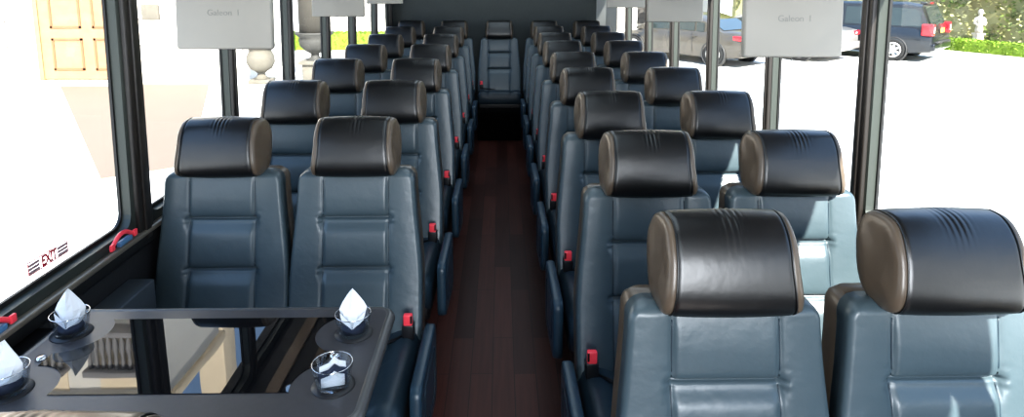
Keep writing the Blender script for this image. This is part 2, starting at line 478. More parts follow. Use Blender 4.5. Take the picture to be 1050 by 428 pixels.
# ------------------------------------------------------------------ bus shell
Y0, Y1 = -1.7, 7.28
XW = 1.235
SILL, WTOP = .862, 1.80
mb = MB(); mb.box(-XW-.05, XW+.05, Y0, Y1+.1, -.06, 0); struct('floor', mb, M['floor'])
mb = MB(); mb.box(-XW-.06, XW+.06, Y0, Y1+.1, 2.12, 2.2); struct('ceiling', mb, M['ceil'])
mb = MB(); mb.box(-XW-.05, XW+.05, Y1, Y1+.08, 0, 2.12); struct('wall_rear', mb, M['rearwall'])
posts = {'left': [-.32, .49, 1.30-.0, 2.105, 2.83, 3.64, 4.42, 5.20, 6.15, 7.0], 'right': [-.40, .45, 2.10, 2.87, 3.71, 4.54, 5.34, 6.20, 7.0]}
posts['left'] = [-.5, .42, 2.115, 2.90, 3.72, 4.53, 5.34, 6.28, 7.08]
for side, sx in (('left', -1), ('right', 1)):
    X = sx*XW
    def bx(mb, xa, xb, *a, **k): mb.box(min(sx*xa, sx*xb), max(sx*xa, sx*xb), *a, **k)
    mb = MB(); bx(mb, XW, XW+.06, Y0, Y1, -.05, SILL-.035); bx(mb, XW, XW+.06, Y0, Y1, WTOP+.03, 2.12)
    bx(mb, XW-.02, XW, Y0, Y1, .30, SILL-.06, b=.008)
    struct('wall_'+side, mb, M['walldark'])
    mb = MB(); bx(mb, XW-.045, XW+.01, Y0, Y1, SILL-.085, SILL-.035, b=.008)
    struct('trim_'+('1' if sx < 0 else '2'), mb, M['gasket'])
    mb = MB(); bx(mb, XW-.052, XW-.028, Y0, Y1, SILL-.045, SILL-.028, b=.004)
    struct('trim_'+('3' if sx < 0 else '4'), mb, M['rail'])
    if sx < 0:
        mb = MB(); bx(mb, XW-.105, XW-.02, -1.2, 2.02, .60, .70, b=.006)
        struct('trim_5', mb, M['ledge'])
    P = posts[side]
    # posts between the windows
    PW = lambda y: .050 if y > 2.4 else (.118 if sx < 0 else .090)
    edges = [Y0] + P + [Y1]
    for i, y in enumerate(P):
        w = PW(y)
        mb = MB(); bx(mb, XW-.022, XW+.004, y-w*.36, y+w*.36, SILL-.06, WTOP+.1, b=.006)
        bx(mb, XW-.030, XW-.018, y-w*.14, y+w*.14, SILL-.06, WTOP+.1, b=.004)
        o = lean(mb.build('window_post', M['post'])); tag(o, None, None, None, 'structure'); o.name = 'trim_%d' % (6+i+(20 if sx > 0 else 0))
    for i in range(len(edges)-1):
        ya, yb = edges[i]+PW(edges[i])/2-.018, edges[i+1]-PW(edges[i+1])/2+.018
        # frame with rounded corners
        def rrect(ya, yb, za, zb, r, n=6):
            out = []
            for cy, cz, a0 in ((yb-r, za+r, -PI/2), (yb-r, zb-r, 0), (ya+r, zb-r, PI/2), (ya+r, za+r, PI)):
                for q in range(n+1):
                    a = a0+q*PI/2/n; out.append((cy+r*math.cos(a), cz+r*math.sin(a)))
            return out
        outer = rrect(ya+.001, yb-.001, SILL-.05, WTOP+.05, .02); inner = rrect(ya+.014, yb-.014, SILL, WTOP, .055)
        mid = rrect(ya+.020, yb-.020, SILL+.012, WTOP-.012, .05)
        mb = MB(); n = len(outer)
        vs = [(sx*(XW-.010), a, b) for a, b in outer]+[(sx*(XW-.010), a, b) for a, b in inner]+[(sx*(XW+.028), a, b) for a, b in inner]+[(sx*(XW+.028), a, b) for a, b in outer]
        fs = []
        for q in range(n):
            p = (q+1) % n
            for l in range(4): fs.append((l*n+q, l*n+p, ((l+1) % 4)*n+p, ((l+1) % 4)*n+q))
        mb.add(vs, fs, False)
        w = lean(mb.build('window_%d' % (i+1+(20 if sx > 0 else 0)), M['alu'])); w['kind'] = 'structure'
        mb = MB()
        vs = [(sx*(XW+.018), a, b) for a, b in inner]+[(sx*(XW+.018), a, b) for a, b in mid]+[(sx*(XW+.027), a, b) for a, b in mid]+[(sx*(XW+.027), a, b) for a, b in inner]
        mb.add(vs, fs, False); lean(mb.build('gasket', M['gasket'], w))
        mb = MB(); mb.add([(sx*(XW+.022), a, b) for a, b in mid], [tuple(range(n))], False); lean(mb.build('glass_pane', M['pane'], w))
    # luggage rack / overhead cove along the side
    mb = MB()
    prof = [(XW-.025, WTOP+.045), (1.16, WTOP+.035), (.86, 1.84), (.80, 1.87), (.80, 1.99), (.84, 2.118), (XW-.025, 2.118)]
    mb.loft([[(sx*a, y, b) for a, b in prof] for y in (Y0+.02, Y1-.005)], smooth=False)
    o = mb.build('luggage_rack', M['rack']); tag(o, 'dark overhead rack above the %s windows, screens hang from it' % side, 'luggage rack')
    mb = MB(); mb.box(min(sx*.79, sx*.80), max(sx*.79, sx*.80), Y0+.02, Y1, 1.885, 1.91); mb.build('trim_strip', M['racktrim'], o)
    mb = MB(); mb.box(min(sx*.79, sx*.80), max(sx*.79, sx*.80), Y0+.02, Y1, 1.935, 1.975); mb.build('trim_strip', M['racktrim'], o)
    for q0, q1 in ((.90, .94), (1.03, 1.09)):
        mb = MB(); mb.box(min(sx*q0, sx*q1), max(sx*q0, sx*q1), Y0+.02, Y1-.01, 1.826, 1.842); mb.build('trim_strip', M['racktrim'], o)
    # reading lamps
    for y in (1.2, 2.0, 2.8, 3.6, 4.4, 5.2, 6.0):
        mb = MB(); mb.lathe([(.001, 0), (.02, 0), (.02, .012), (.001, .012)], (sx*.985, y, 1.826), 14)
        mb.build('reading_lamp', M['led'], o)
# pale corner panel rear right, dark one left
mb = MB(); mb.prism([(XW-.02, 6.86), (XW-.02, Y1), (1.06, Y1), (1.14, 7.1)], .9, 1.86); struct('trim_50', mb, M['pale'])
mb = MB(); mb.prism([(-XW+.02, 7.0), (-XW+.02, Y1), (-1.20, Y1)], .9, 1.86); struct('trim_51', mb, M['walldark'])
# front bulkhead below the windscreen (behind the camera)
mb = MB(); mb.box(-XW-.05, XW+.05, Y0-.06, Y0, -.05, .95); struct('wall_front', mb, M['walldark'])

# ------------------------------------------------------------------ monitors
def monitor(x0, x1, y, zb, rz, label, body='Galeon  I'):
    q_ = .87; x0 *= q_; x1 *= q_; y *= q_; zb = 1.68-(1.68-zb)*q_
    w = x1-x0; h = .238*q_; cx = (x0+x1)/2
    r = thing('hanging_monitor', label, 'screen', (cx, y, zb), rz, 'overhead drop-down screens')
    mb = MB(); rot = Matrix.Rotation(math.radians(-4), 4, 'X')
    mb.box(-w/2, w/2, -.016, .016, 0, h, .006, rot=rot); mb.build('housing', M['monitor'], r)
    mb = MB(); mb.box(-w/2+.02, w/2-.02, .0165, .018, .02, h-.02, rot=rot); mb.build('display', M['blackglass'], r)
    mb = MB(); mb.box(-w/2+.003, w/2-.003, -.003, .003, -.0015, h+.0015, rot=rot); mb.build('rim', M['blackplastic'], r)
    mb = MB(); mb.box(-.05, .05, -.010, .010, h-.01, 1.822-zb, .004); mb.box(-.09, .09, -.04, .03, 1.820-zb, 1.830-zb, .003); mb.build('hinge_bracket', M['blackplastic'], r)
    if body:
        txt(body, .026, 'lettering', M['montext'], r, rot @ Matrix.Translation((0, -.0163, h*.53)) @ Matrix.Rotation(PI/2, 4, 'X'))
    return r
monitor(.80, 1.125, 2.14, 1.408, 0, 'silver-backed drop-down screen by the right windows, nearest of its row')
monitor(.82, 1.13, 3.66, 1.415, 0, 'silver-backed drop-down screen by the right windows, second of its row')
monitor(.83, 1.13, 5.15, 1.42, 0, 'silver-backed drop-down screen by the right windows, farthest of its row')
monitor(-1.13, -.80, 2.30, 1.420, 0, 'silver-backed drop-down screen by the left windows, nearest of its row')
monitor(-1.13, -.82, 3.95, 1.428, 0, 'silver-backed drop-down screen by the left windows, second of its row')
monitor(-1.12, -.82, 5.50, 1.435, 0, 'silver-backed drop-down screen by the left windows, farthest of its row')

# ------------------------------------------------------------------ table
TZ = .80
TB = (-1.1140, -0.2950, 1.1843, 1.6308)
tb = thing('conference_table', 'dark table with black mirror glass inset in front of the left seats', 'table', (0, 0, 0))
def rr(x0, x1, y0, y1, r, n=8):
    out = []
    for cx, cy, a0, rad in ((x1-r, y0+r, -PI/2, r), (x1-r, y1-r, 0, r), (x0+.01, y1-.01, PI/2, .01), (x0+.01, y0+.01, PI, .01)):
        for q in range(n+1):
            a = a0+q*PI/2/n; out.append((cx+rad*math.cos(a), cy+rad*math.sin(a)))
    return out
mb = MB(); mb.prism(rr(*TB, .035), TZ-.028, TZ); top = mb.build('tabletop', M['tabletop'], tb)
poly = rr(*TB, .035); P3 = [(x, y, TZ-.013) for x, y in poly]; P3.append(P3[0])
mb = MB(); mb.tube(P3, .0155, 8); mb.build('edge_band', M['tableedge'], tb)
# scalloped glass inset
CUPS = [(-.367, 1.508), (-.365, 1.300), (-1.052, 1.290), (-1.066, 1.520)]
gx0, gx1, gy0, gy1, gr = -1.0532, -0.4007, 1.2751, 1.5821, .092
def scallop():
    pts = []
    def arc(c, a, b, n=14):
        for q in range(n+1): t = a+(b-a)*q/n; pts.append((c[0]+gr*math.cos(t), c[1]+gr*math.sin(t)))
    (ax, ay), (bx_, by), (cx, cy), (dx, dy) = CUPS
    # start near right corner, go counter-clockwise
    arc((bx_, by), PI+math.asin((by-gy0)/gr), math.acos((gx1-bx_)/gr))            # near right
    arc((ax, ay), -math.acos((gx1-ax)/gr)+2*PI, PI-math.asin((gy1-ay)/gr))        # far right
    arc((dx, dy), math.asin((gy1-dy)/gr), -math.acos((gx0-dx)/gr))                # far left
    arc((cx, cy), math.acos((gx0-cx)/gr), -math.asin((cy-gy0)/gr))                # near left
    return pts
mb = MB(); mb.prism(scallop(), TZ, TZ+.0015); mb.build('glass_inset', M['blackglass'], tb)
for cxy in CUPS:
    mb = MB()
    mb.lathe([(.001, TZ), (.001, TZ+.002), (.046, TZ+.002), (.047, TZ), (.001, TZ)], (cxy[0], cxy[1], 0), 32)
    mb.build('cup_ring', M['blackplastic'], tb)
for x in (-.389, -1.066):
    mb = MB(); mb.lathe([(.001, TZ+.006), (.009, TZ+.006), (.012, TZ+.002), (.012, TZ), (.001, TZ)], (x, 1.41, 0), 20)
    mb.build('chrome_button', M['chrome'], tb)
mb = MB(); mb.lathe([(.001, 0), (.13, 0), (.13, .015), (.035, .03), (.035, TZ-.028), (.001, TZ-.028)], (-.67, 1.41, 0), 24); mb.build('pedestal', M['blackplastic'], tb)
mb = MB(); mb.box(-1.212, -1.10, 1.22, 1.60, TZ-.06, TZ-.030, .004); mb.build('wall_bracket', M['blackplastic'], tb)
# tumblers with napkins
def tumbler(x, y, label):
    t = thing('glass_tumbler', label, 'glass', (x, y, TZ+.0028), 0, 'napkin tumblers on the table')
    mb = MB()
    prof = [(.001, 0), (.034, 0), (.037, .004), (.0435, .050), (.0425, .0512), (.0415, .050), (.035, .009), (.001, .008)]
    mb.lathe(prof, (0, 0, 0), 36); mb.build('glass_cup', M['cupglass'], t)
    mb = MB(); pts = [(.0426*math.cos(a),   .0426*math.sin(a), .0508) for a in [2*PI*i/36 for i in range(37)]]; mb.tube(pts, .0010, 6); mb.build('rim', M['chrome'], t)
    return t
def cone_napkin(x, y, rz, label):
    r = thing('folded_napkin', label, 'napkin', (x, y, TZ+.013), rz, 'white napkins in the tumblers')
    # pointed folded cloth: diamond outline, centre ridge, side wings curling back
    out = [(.0, .0), (.014, .004), (.027, .026), (.033, .050), (.026, .066), (.012, .088), (.0, .103)]
    mb = MB(); rows = []
    for w, z in out:
        row = []
        for u in (-1, -.72, -.4, 0, .4, .72, 1):
            y = -.016*(1-abs(u))*(1-z/.12) + .010*abs(u)**2 + .004*math.sin(u*5+z*60)*min(1, w/.02)
            row.append((w*u, y-.004, z))
        rows.append(row)
    n = 7; vs = [p for r_ in rows for p in r_]; fs = [(i*n+j, i*n+j+1, (i+1)*n+j+1, (i+1)*n+j) for i in range(len(rows)-1) for j in range(n-1)]
    back = [(x_, .014*(1-z_/.103)+.004, z_) for x_, y_, z_ in vs]; m_ = len(vs)
    fs += [tuple(q+m_ for q in f_[::-1]) for f_ in fs]
    for i in range(len(rows)-1):
        for j in (0, n-1): fs.append((i*n+j, (i+1)*n+j, (i+1)*n+j+m_, i*n+j+m_))
    mb.add(vs+back, fs, False); mb.build('cloth', M['napkin'], r)
    mb = MB()
    for s_ in (-1, 1):
        vs = [(0, -.026, .010), (s_*.026, -.016, .028), (s_*.030, -.010, .046), (s_*.004, -.022, .026)]
        vs += [(a, b+.002, c_) for a, b, c_ in vs]
        mb.add(vs, [(0, 1, 2, 3), (7, 6, 5, 4), (0, 1, 5, 4), (1, 2, 6, 5), (2, 3, 7, 6), (3, 0, 4, 7)], False)
    mb.build('lapel', M['napkin'], r)
    mb = MB(); mb.lathe([(.001, .0), (.027, .0), (.029, .008), (.027, .014), (.001, .014)], (0, 0, -.003), 20); mb.build('liner', M['napdark'], r)
    return r
def zig_napkin(x, y, rz, label):
    r = thing('folded_napkin', label, 'napkin', (x, y, TZ+.013), rz, 'white napkins in the tumblers')
    for k, (yy, z0, mat) in enumerate(((-.018, .0, 'napkin'), (-.004, .002, 'napdark'), (.012, .004, 'napkin'))):
        mb = MB(); th = .006
        hgt = .026+.006*k; hw = math.sqrt(max(0, .0305**2-yy**2))
        prof = [(-hw, hgt*.45), (-hw*.3, hgt*.62), (hw*.15, hgt), (hw*.5, hgt*.72), (hw, hgt*.60)]
        vs = []; m = len(prof)
        for a, b in prof: vs += [(a, yy-th, z0), (a, yy-th, z0+b), (a, yy+th, z0+b+.002), (a, yy+th, z0)]
        fs = [(0, 1, 2, 3), tuple(4*(m-1)+i for i in (3, 2, 1, 0))]
        for i in range(m-1):
            for l in range(4): fs.append((i*4+l, i*4+(l+1) % 4, (i+1)*4+(l+1) % 4, (i+1)*4+l))
        mb.add(vs, fs, False); mb.build('fold', M[mat], r)
    return r
tl = ['low glass tumbler at the far right corner of the table', 'low glass tumbler at the near right corner of the table',
      'low glass tumbler at the near left corner of the table', 'low glass tumbler at the far left corner of the table by the window']
for p, l in zip(CUPS, tl): tumbler(p[0], p[1], l)
cone_napkin(*CUPS[0], 0.1, 'pointed white napkin standing in the far right tumbler')
zig_napkin(*CUPS[1], 0.25, 'flat pleated white and navy napkin in the near right tumbler')
cone_napkin(*CUPS[2], -.2, 'pointed white napkin in the tumbler at the left picture edge')
cone_napkin(*CUPS[3], .15, 'pointed white napkin in the far left tumbler by the window')

# ------------------------------------------------------------------ emergency handles, sticker
def release(y, label):
    r = thing('window_release_handle', label, 'handle', (-XW+.047, y, SILL-.012), 0, 'emergency window handles')
    pts = [(.0, -.10+.02*i, .0+.036*math.sin(PI*i/10)) for i in range(11)]
    mb = MB(); mb.tube(pts, .009, 8); mb.build('grip', M['red'], r)
    mb = MB(); mb.box(-.004, .016, -.05, .06, -.008, .012, .004); mb.build('catch', pbr('blue_label', (.10, .22, .38), .4), r)
    for b0, b1 in ((-.115, -.085), (.085, .115)): mb = MB(); mb.box(.0, .012, b0, b1, -.006, .02, .003); mb.build('bracket', M['red'], r)
    r.scale = (.7, .62, .8)
release(1.965, 'red curved emergency release handle at the far corner of the left window sill')
release(1.43, 'red and blue emergency release handle on the sill at the left picture edge')
st = thing('exit_sticker', 'small red EXIT sticker low on the left window glass', 'sticker', (-XW-.022, 1.735, .902), 0)
stm = pbr('sticker_red', (.42, .0, .02), .5); stg = pbr('sticker_grey', (.42, .27, .29), .5)
R4 = Matrix(((0, 0, 1, 0), (1, 0, 0, 0), (0, 1, 0, 0), (0, 0, 0, 1)))
txt('EXIT', .040, 'lettering', stm, st, Matrix.Translation((.002, 0, 0)) @ R4, bold=.0016)
st.scale = (1, .74, 1.0)
for s_ in (-1, 1):
    mb = MB()
    for k in range(3): mb.box(-.001, .001, min(s_*.050, s_*.105), max(s_*.050, s_*.105), -.015+.010*k, -.0075+.010*k)
    tag(mb.build('small_print', stg, st), kind='stuff')
mb = MB(); 
for a in (-.018, .017): mb.box(-.001, .001, -.108, .108, a, a+.0022)
for a in (-.108, .1065): mb.box(-.001, .001, a, a+.0015, -.018, .0185)
mb.build('outline', stm, st)

# ------------------------------------------------------------------ outside: ground
G = -.90
mb = MB(); mb.box(-90, 90, -40, 120, G-.1, G); o = struct('ground', mb, M['pave'])
mb = MB(); mb.prism([(-10.4, 15.35), (-6.9, 15.35), (-4.25, 8.7), (-5.1, 8.1)], G, G+.012); o = struct('trim_60', mb, M['pinkshade'])  # pinkish slab; the shadow before the door is put into its colour
o.name = 'shaded_path'; 

# left building
bl = thing('street_building', 'pale stucco building with panelled wooden door outside the left windows', 'building')
FY = 15.6
mb = MB(); mb.box(-26, -8.62, FY, FY+3, G, 10.7); mb.box(-8.62, -6.2, FY+.03, FY+4, G, 4.2); mb.build('wall', M['stucco'], bl)
mb = MB(); mb.box(-26.2, -8.5, FY-.35, FY+3.2, 10.7, 11.0, .05); mb.box(-26.2, -8.55, FY-.12, FY, 7.6, 7.9, .03); mb.build('cornice', M['cream'], bl)
mb = MB()
for z in (-.05, .55, 1.15, 1.8): mb.box(-26, -11.3, FY-.012, FY, z, z+.03)
for z in (.0, .62, 1.25): mb.box(-8.7, -7.9, FY-.012, FY, z, z+.025)
for x in (-12.4, -11.7): mb.box(x, x+.025, FY-.012, FY, G, 2.5)
mb.build('joint_lines', M['stuccoline'], bl)
mb = MB(); mb.box(-8.45, -8.05, FY-.08, FY, .62, .98, .02); mb.build('wall_plaque', M['stone'], bl)
dr = MB(); dr.box(-10.85, -8.85, FY-.06, FY+.05, G+.10, 2.6); door = dr.build('door', M['doorwood'], bl)
mb = MB()
def rim(mb, x0, x1, z0, z1, y, w=.05):
    for a, b, c_, d in ((x0, x1, z0, z0+w), (x0, x1, z1-w, z1), (x0, x0+w, z0, z1), (x1-w, x1, z0, z1)): mb.box(a, b, y-.02, y, c_, d)
for x0, x1 in ((-10.60, -9.88), (-9.62, -8.98)):
    rim(mb, x0, x1, -.58, .18, FY-.06); rim(mb, x0, x1, .42, 2.4, FY-.06)
mb.build('door_panel_moulding', M['doorgroove'], door)
mb = MB(); mb.box(-10.96, -10.85, FY-.09, FY, G+.06, 2.75); mb.box(-8.85, -8.73, FY-.09, FY, G+.06, 2.75); mb.build('door_frame', M['doorwood'], bl)
mb = MB(); mb.box(-11.2, -8.5, FY-.5, FY, G, G+.08, .01); mb.build('door_step', M['stucco'], bl)
# balustraded windows high up
for x0, x1 in ((-15.1, -13.3), (-12.5, -11.0), (-10.5, -9.1)):
    mb = MB(); mb.box(x0+.15, x1-.15, FY-.02, FY+.02, 9.0, 10.5); mb.build('window_recess', M['cream'], bl)
    mb = MB(); mb.box(x0, x1, FY-.45, FY-.1, 9.75, 9.9, .02); mb.box(x0, x1, FY-.45, FY, 8.7, 8.85, .02)
    n = 8
    for k in range(n):
        xx = x0+.12+(x1-x0-.24)*k/(n-1)
        mb.lathe([(.05, 8.85), (.03, 8.92), (.075, 9.15), (.035, 9.45), (.06, 9.75)], (xx, FY-.27, 0), 8)
    mb.build('balustrade', M['balustrade'], bl)
# tower behind
tw = thing('street_tower', 'slim cream tower beside the stucco building, seen mirrored in the table', 'tower')
mb = MB(); mb.box(-13.5, -12.35, 27.0, 28.2, G, 24, .03); mb.build('shaft', M['cream'], tw)
mb = MB(); mb.box(-13.7, -12.15, 26.8, 28.4, 24, 24.4, .05); mb.loft([[(-13.6, 26.9, 24.4), (-12.2, 26.9, 24.4), (-12.2, 28.3, 24.4), (-13.6, 28.3, 24.4)], [(-13.0, 27.5, 25.5), (-12.8, 27.5, 25.5), (-12.8, 27.7, 25.5), (-13.0, 27.7, 25.5)]], smooth=False)
mb.build('cap', M['cream'], tw)
# garden wall behind the urns
gw = MB(); gw.box(-6.4, 5.0, 24.0, 24.4, G, 3.2); gw.box(-6.5, 5.1, 23.9, 24.5, 3.2, 3.4)
o = gw.build('garden_wall', M['stucco']); tag(o, 'pale garden wall far behind the low hedge on the left', 'wall'); o['kind'] = 'structure'

def urn(x, y, s, mat, label, flute=False):
    r = thing('garden_urn', label, 'urn', (x, y, G))
    mb = MB(); mb.box(-.26*s, .26*s, -.26*s, .26*s, 0, .10*s, .01); mb.lathe([(.20*s, .10*s), (.11*s, .17*s), (.09*s, .24*s), (.15*s, .30*s)], (0, 0, 0), 28); mb.build('foot', mat, r)
    mb = MB(); mb.lathe([(.12*s, .28*s), (.26*s, .36*s), (.34*s, .52*s), (.33*s, .68*s), (.27*s, .80*s), (.27*s, .86*s), (.36*s, .92*s), (.37*s, .96*s), (.30*s, .96*s), (.001, .90*s)], (0, 0, 0), 40, flute=flute, depth=.07); mb.build('bowl', mat, r)
    return r
urn(-5.75, 15.6, .95, M['stone'], 'small pale stone urn on the pavement by the building')
# big fluted urn on pedestal
r = thing('garden_urn', 'large dark fluted urn on a stone pedestal holding a clipped tree', 'urn', (-4.25, 14.9, G))
mb = MB(); mb.box(-.30, .30, -.30, .30, 0, .14, .01); mb.box(-.24, .24, -.24, .24, .14, .56, .01); mb.box(-.31, .31, -.31, .31, .56, .64, .01); mb.build('pedestal', M['stone'], r)
mb = MB(); mb.lathe([(.20, .64), (.10, .72), (.09, .78), (.22, .86), (.33, .98), (.35, 1.10), (.33, 1.16), (.42, 1.24), (.43, 1.28), (.36, 1.28), (.001, 1.24)], (0, 0, 0), 56, flute=True, depth=.06); mb.build('bowl', M['darkstone'], r)
mb = MB(); mb.lathe([(.33, 1.24), (.33, 2.2), (.36, 2.22), (.36, 2.3), (.001, 2.3)], (0, 0, 0), 28); mb.build('planter_drum', M['column'], r)

def leaf_cloud(mb, pts, size, rnd, jit=.6):
    for p in pts:
        s = size*rnd.uniform(.6, 1.4); R = Matrix.Rotation(rnd.uniform(0, 2*PI), 3, 'Z') @ Matrix.Rotation(rnd.uniform(-1.2, 1.2), 3, 'X') @ Matrix.Rotation(rnd.uniform(-1.2, 1.2), 3, 'Y')
        q = [Vector((-s*.5, 0, 0)), Vector((0, -s*.35, 0)), Vector((s*.6, 0, 0)), Vector((0, s*.35, 0))]
        mb.add([Vector(p)+R @ v for v in q], [(0, 1, 2, 3)], False)
rnd = random.Random(3)
mb = MB(); pts = []
for i in range(1600):
    a = rnd.uniform(0, 2*PI); b = math.acos(rnd.uniform(-1, 1)); rr_ = .62*rnd.uniform(.75, 1.05)
    pts.append((rr_*math.sin(b)*math.cos(a), rr_*math.sin(b)*math.sin(a), 2.68+rr_*.9*math.cos(b)))
leaf_cloud(mb, pts, .10, rnd); mb.build('foliage', M['bush'], r, fix=False)

def hedge(p0, p1, w, h, label, n):
    p0 = Vector(p0); p1 = Vector(p1); d = (p1-p0); L = d.length; d.normalize(); nrm = Vector((-d.y, d.x))
    r = thing('box_hedge', label, 'hedge')
    mb = MB(); q = [p0-nrm*w/2, p1-nrm*w/2, p1+nrm*w/2, p0+nrm*w/2]
    mb.prism([(v.x, v.y) for v in q], G, G+h-.04); mb.build('core', M['hedge'], r)
    mb = MB(); pts = []
    for i in range(n):
        t = rnd.uniform(0, L); f = rnd.random()
        if f < .45: u, z = rnd.uniform(-w/2, w/2), h-.03
        else: u, z = (-w/2 if rnd.random() < .5 else w/2), rnd.uniform(0.02, h-.02)
        p = p0+d*t+nrm*(u+rnd.uniform(-.02, .02)); pts.append((p.x, p.y, G+z+rnd.uniform(-.02, .02)))
    leaf_cloud(mb, pts, .07, rnd); o = mb.build('leaves', M['hedge'], r, fix=False)
    return r
hedge((-7.6, 22.6), (-2.2, 22.6), .6, .62, 'bright green clipped hedge in front of the left garden wall', 3500)
hedge((14.5, 22.8), (18.75, 14.3), .7, .47, 'low bright green clipped hedge at the foot of the ivy wall', 6500)
mb = MB(); q = [(14.05, 22.6), (18.3, 14.1), (18.45, 14.18), (14.2, 22.68)]; mb.prism(q, G, G+.08); o = mb.build('kerb', M['kerb']); o['kind'] = 'structure'

# ivy wall (parallel to the hedge, further back) and returning behind the cars
iv = thing('ivy_wall', 'high wall covered in ivy behind the parked cars and low hedge', 'wall')
a = Vector((15.2, 26.4)); b = Vector((22.4, 12.0)); d = (b-a).normalized(); nn = Vector((-d.y, d.x))
mb = MB(); q = [a, b, b+nn*.4, a+nn*.4]; mb.prism([(v.x, v.y) for v in q], G, 4.6); mb.box(9.5, 15.5, 26.4, 26.8, G, 4.6); mb.build('masonry', M['ivywall'], iv)
for mat, nm, N_ in (('ivy', 'ivy_leaves', 6500), ('ivypale', 'pale_ivy_leaves', 4200)):
    mb = MB(); pts = []
    L = (b-a).length
    for i in range(N_):
        if i % 4 == 0: p = Vector((rnd.uniform(9.5, 15.3), 26.4-rnd.uniform(0, .22)))
        else:
            t = rnd.uniform(0, L); p = a+d*t-nn*rnd.uniform(0, .22)
        z = rnd.uniform(0.05, 5.3)
        if math.sin(p.x*2.3+1)*math.cos(z*2.1+p.y) > .45 and mat == 'ivy': continue
        pts.append((p.x, p.y, G+z))
    leaf_cloud(mb, pts, .15, rnd); o = mb.build(nm, M[mat], iv, fix=False)
# statue
r = thing('garden_statue', 'white marble bust figure on a plinth before the ivy', 'statue', (16.45, 22.2, G)); r.scale = (.82, .82, .82)
mb = MB(); mb.box(-.19, .19, -.19, .19, 0, .18, .01); mb.box(-.14, .14, -.14, .14, .18, .62, .01); mb.box(-.18, .18, -.18, .18, .62, .70, .01); mb.build('plinth', M['statue'], r)
mb = MB(); mb.lathe([(.13, .70), (.15, .85), (.12, 1.0), (.17, 1.15), (.20, 1.28), (.17, 1.36), (.07, 1.40), (.06, 1.45), (.09, 1.49), (.105, 1.57), (.09, 1.65), (.04, 1.70)], (0, 0, 0), 20)
mb.tube([(-.18, 0, 1.30), (-.25, -.02, 1.12), (-.14, -.12, 1.02)], [.06, .05, .035]); mb.tube([(.18, 0, 1.30), (.25, -.02, 1.12), (.14, -.12, 1.02)], [.06, .05, .035])
mb.build('figure', M['statue'], r)
# yellow-green tree behind the sedan
r = thing('leafy_tree', 'yellow-green leafy tree between the right side windows behind the cars', 'tree', (8.3, 25.2, G))
mb = MB(); mb.tube([(0, 0, 0), (.05, 0, 1.2), (0, .05, 2.4), (.1, 0, 3.4)], [.14, .12, .10, .05]); mb.build('trunk', M['trunk'], r)
mb = MB(); pts = []
for i in range(5200):
    cc = [(0, 0, 2.9, 1.1), (.9, .2, 2.6, .8), (-.8, -.1, 3.3, .8), (.3, 0, 3.9, .9)][i % 4]
    aa = rnd.uniform(0, 2*PI); bb = math.acos(rnd.uniform(-1, 1)); q = cc[3]*rnd.uniform(.5, 1.05)
    pts.append((cc[0]+q*math.sin(bb)*math.cos(aa), cc[1]+q*math.sin(bb)*math.sin(aa), cc[2]+q*math.cos(bb)))
leaf_cloud(mb, pts, .15, rnd); mb.build('foliage', M['bush'], r, fix=False)
# far pale building right
fb = thing('pale_villa', 'pale villa with brown columns far behind the right rear windows', 'building')
mb = MB(); mb.box(1.0, 9.4, 29, 34, G, 6.5); mb.build('wall', M['stucco'], fb)
for x in (2.6, 4.4, 6.2):
    mb = MB(); mb.box(x-.45, x+.45, 28.9, 29.05, G+.4, 2.2); mb.build('window', M['windark'], fb)
for x in (3.5, 5.3):
    mb = MB(); mb.box(x-.14, x+.14, 28.5, 28.8, G, 2.6, .02); mb.build('porch_column', M['cream'], fb)

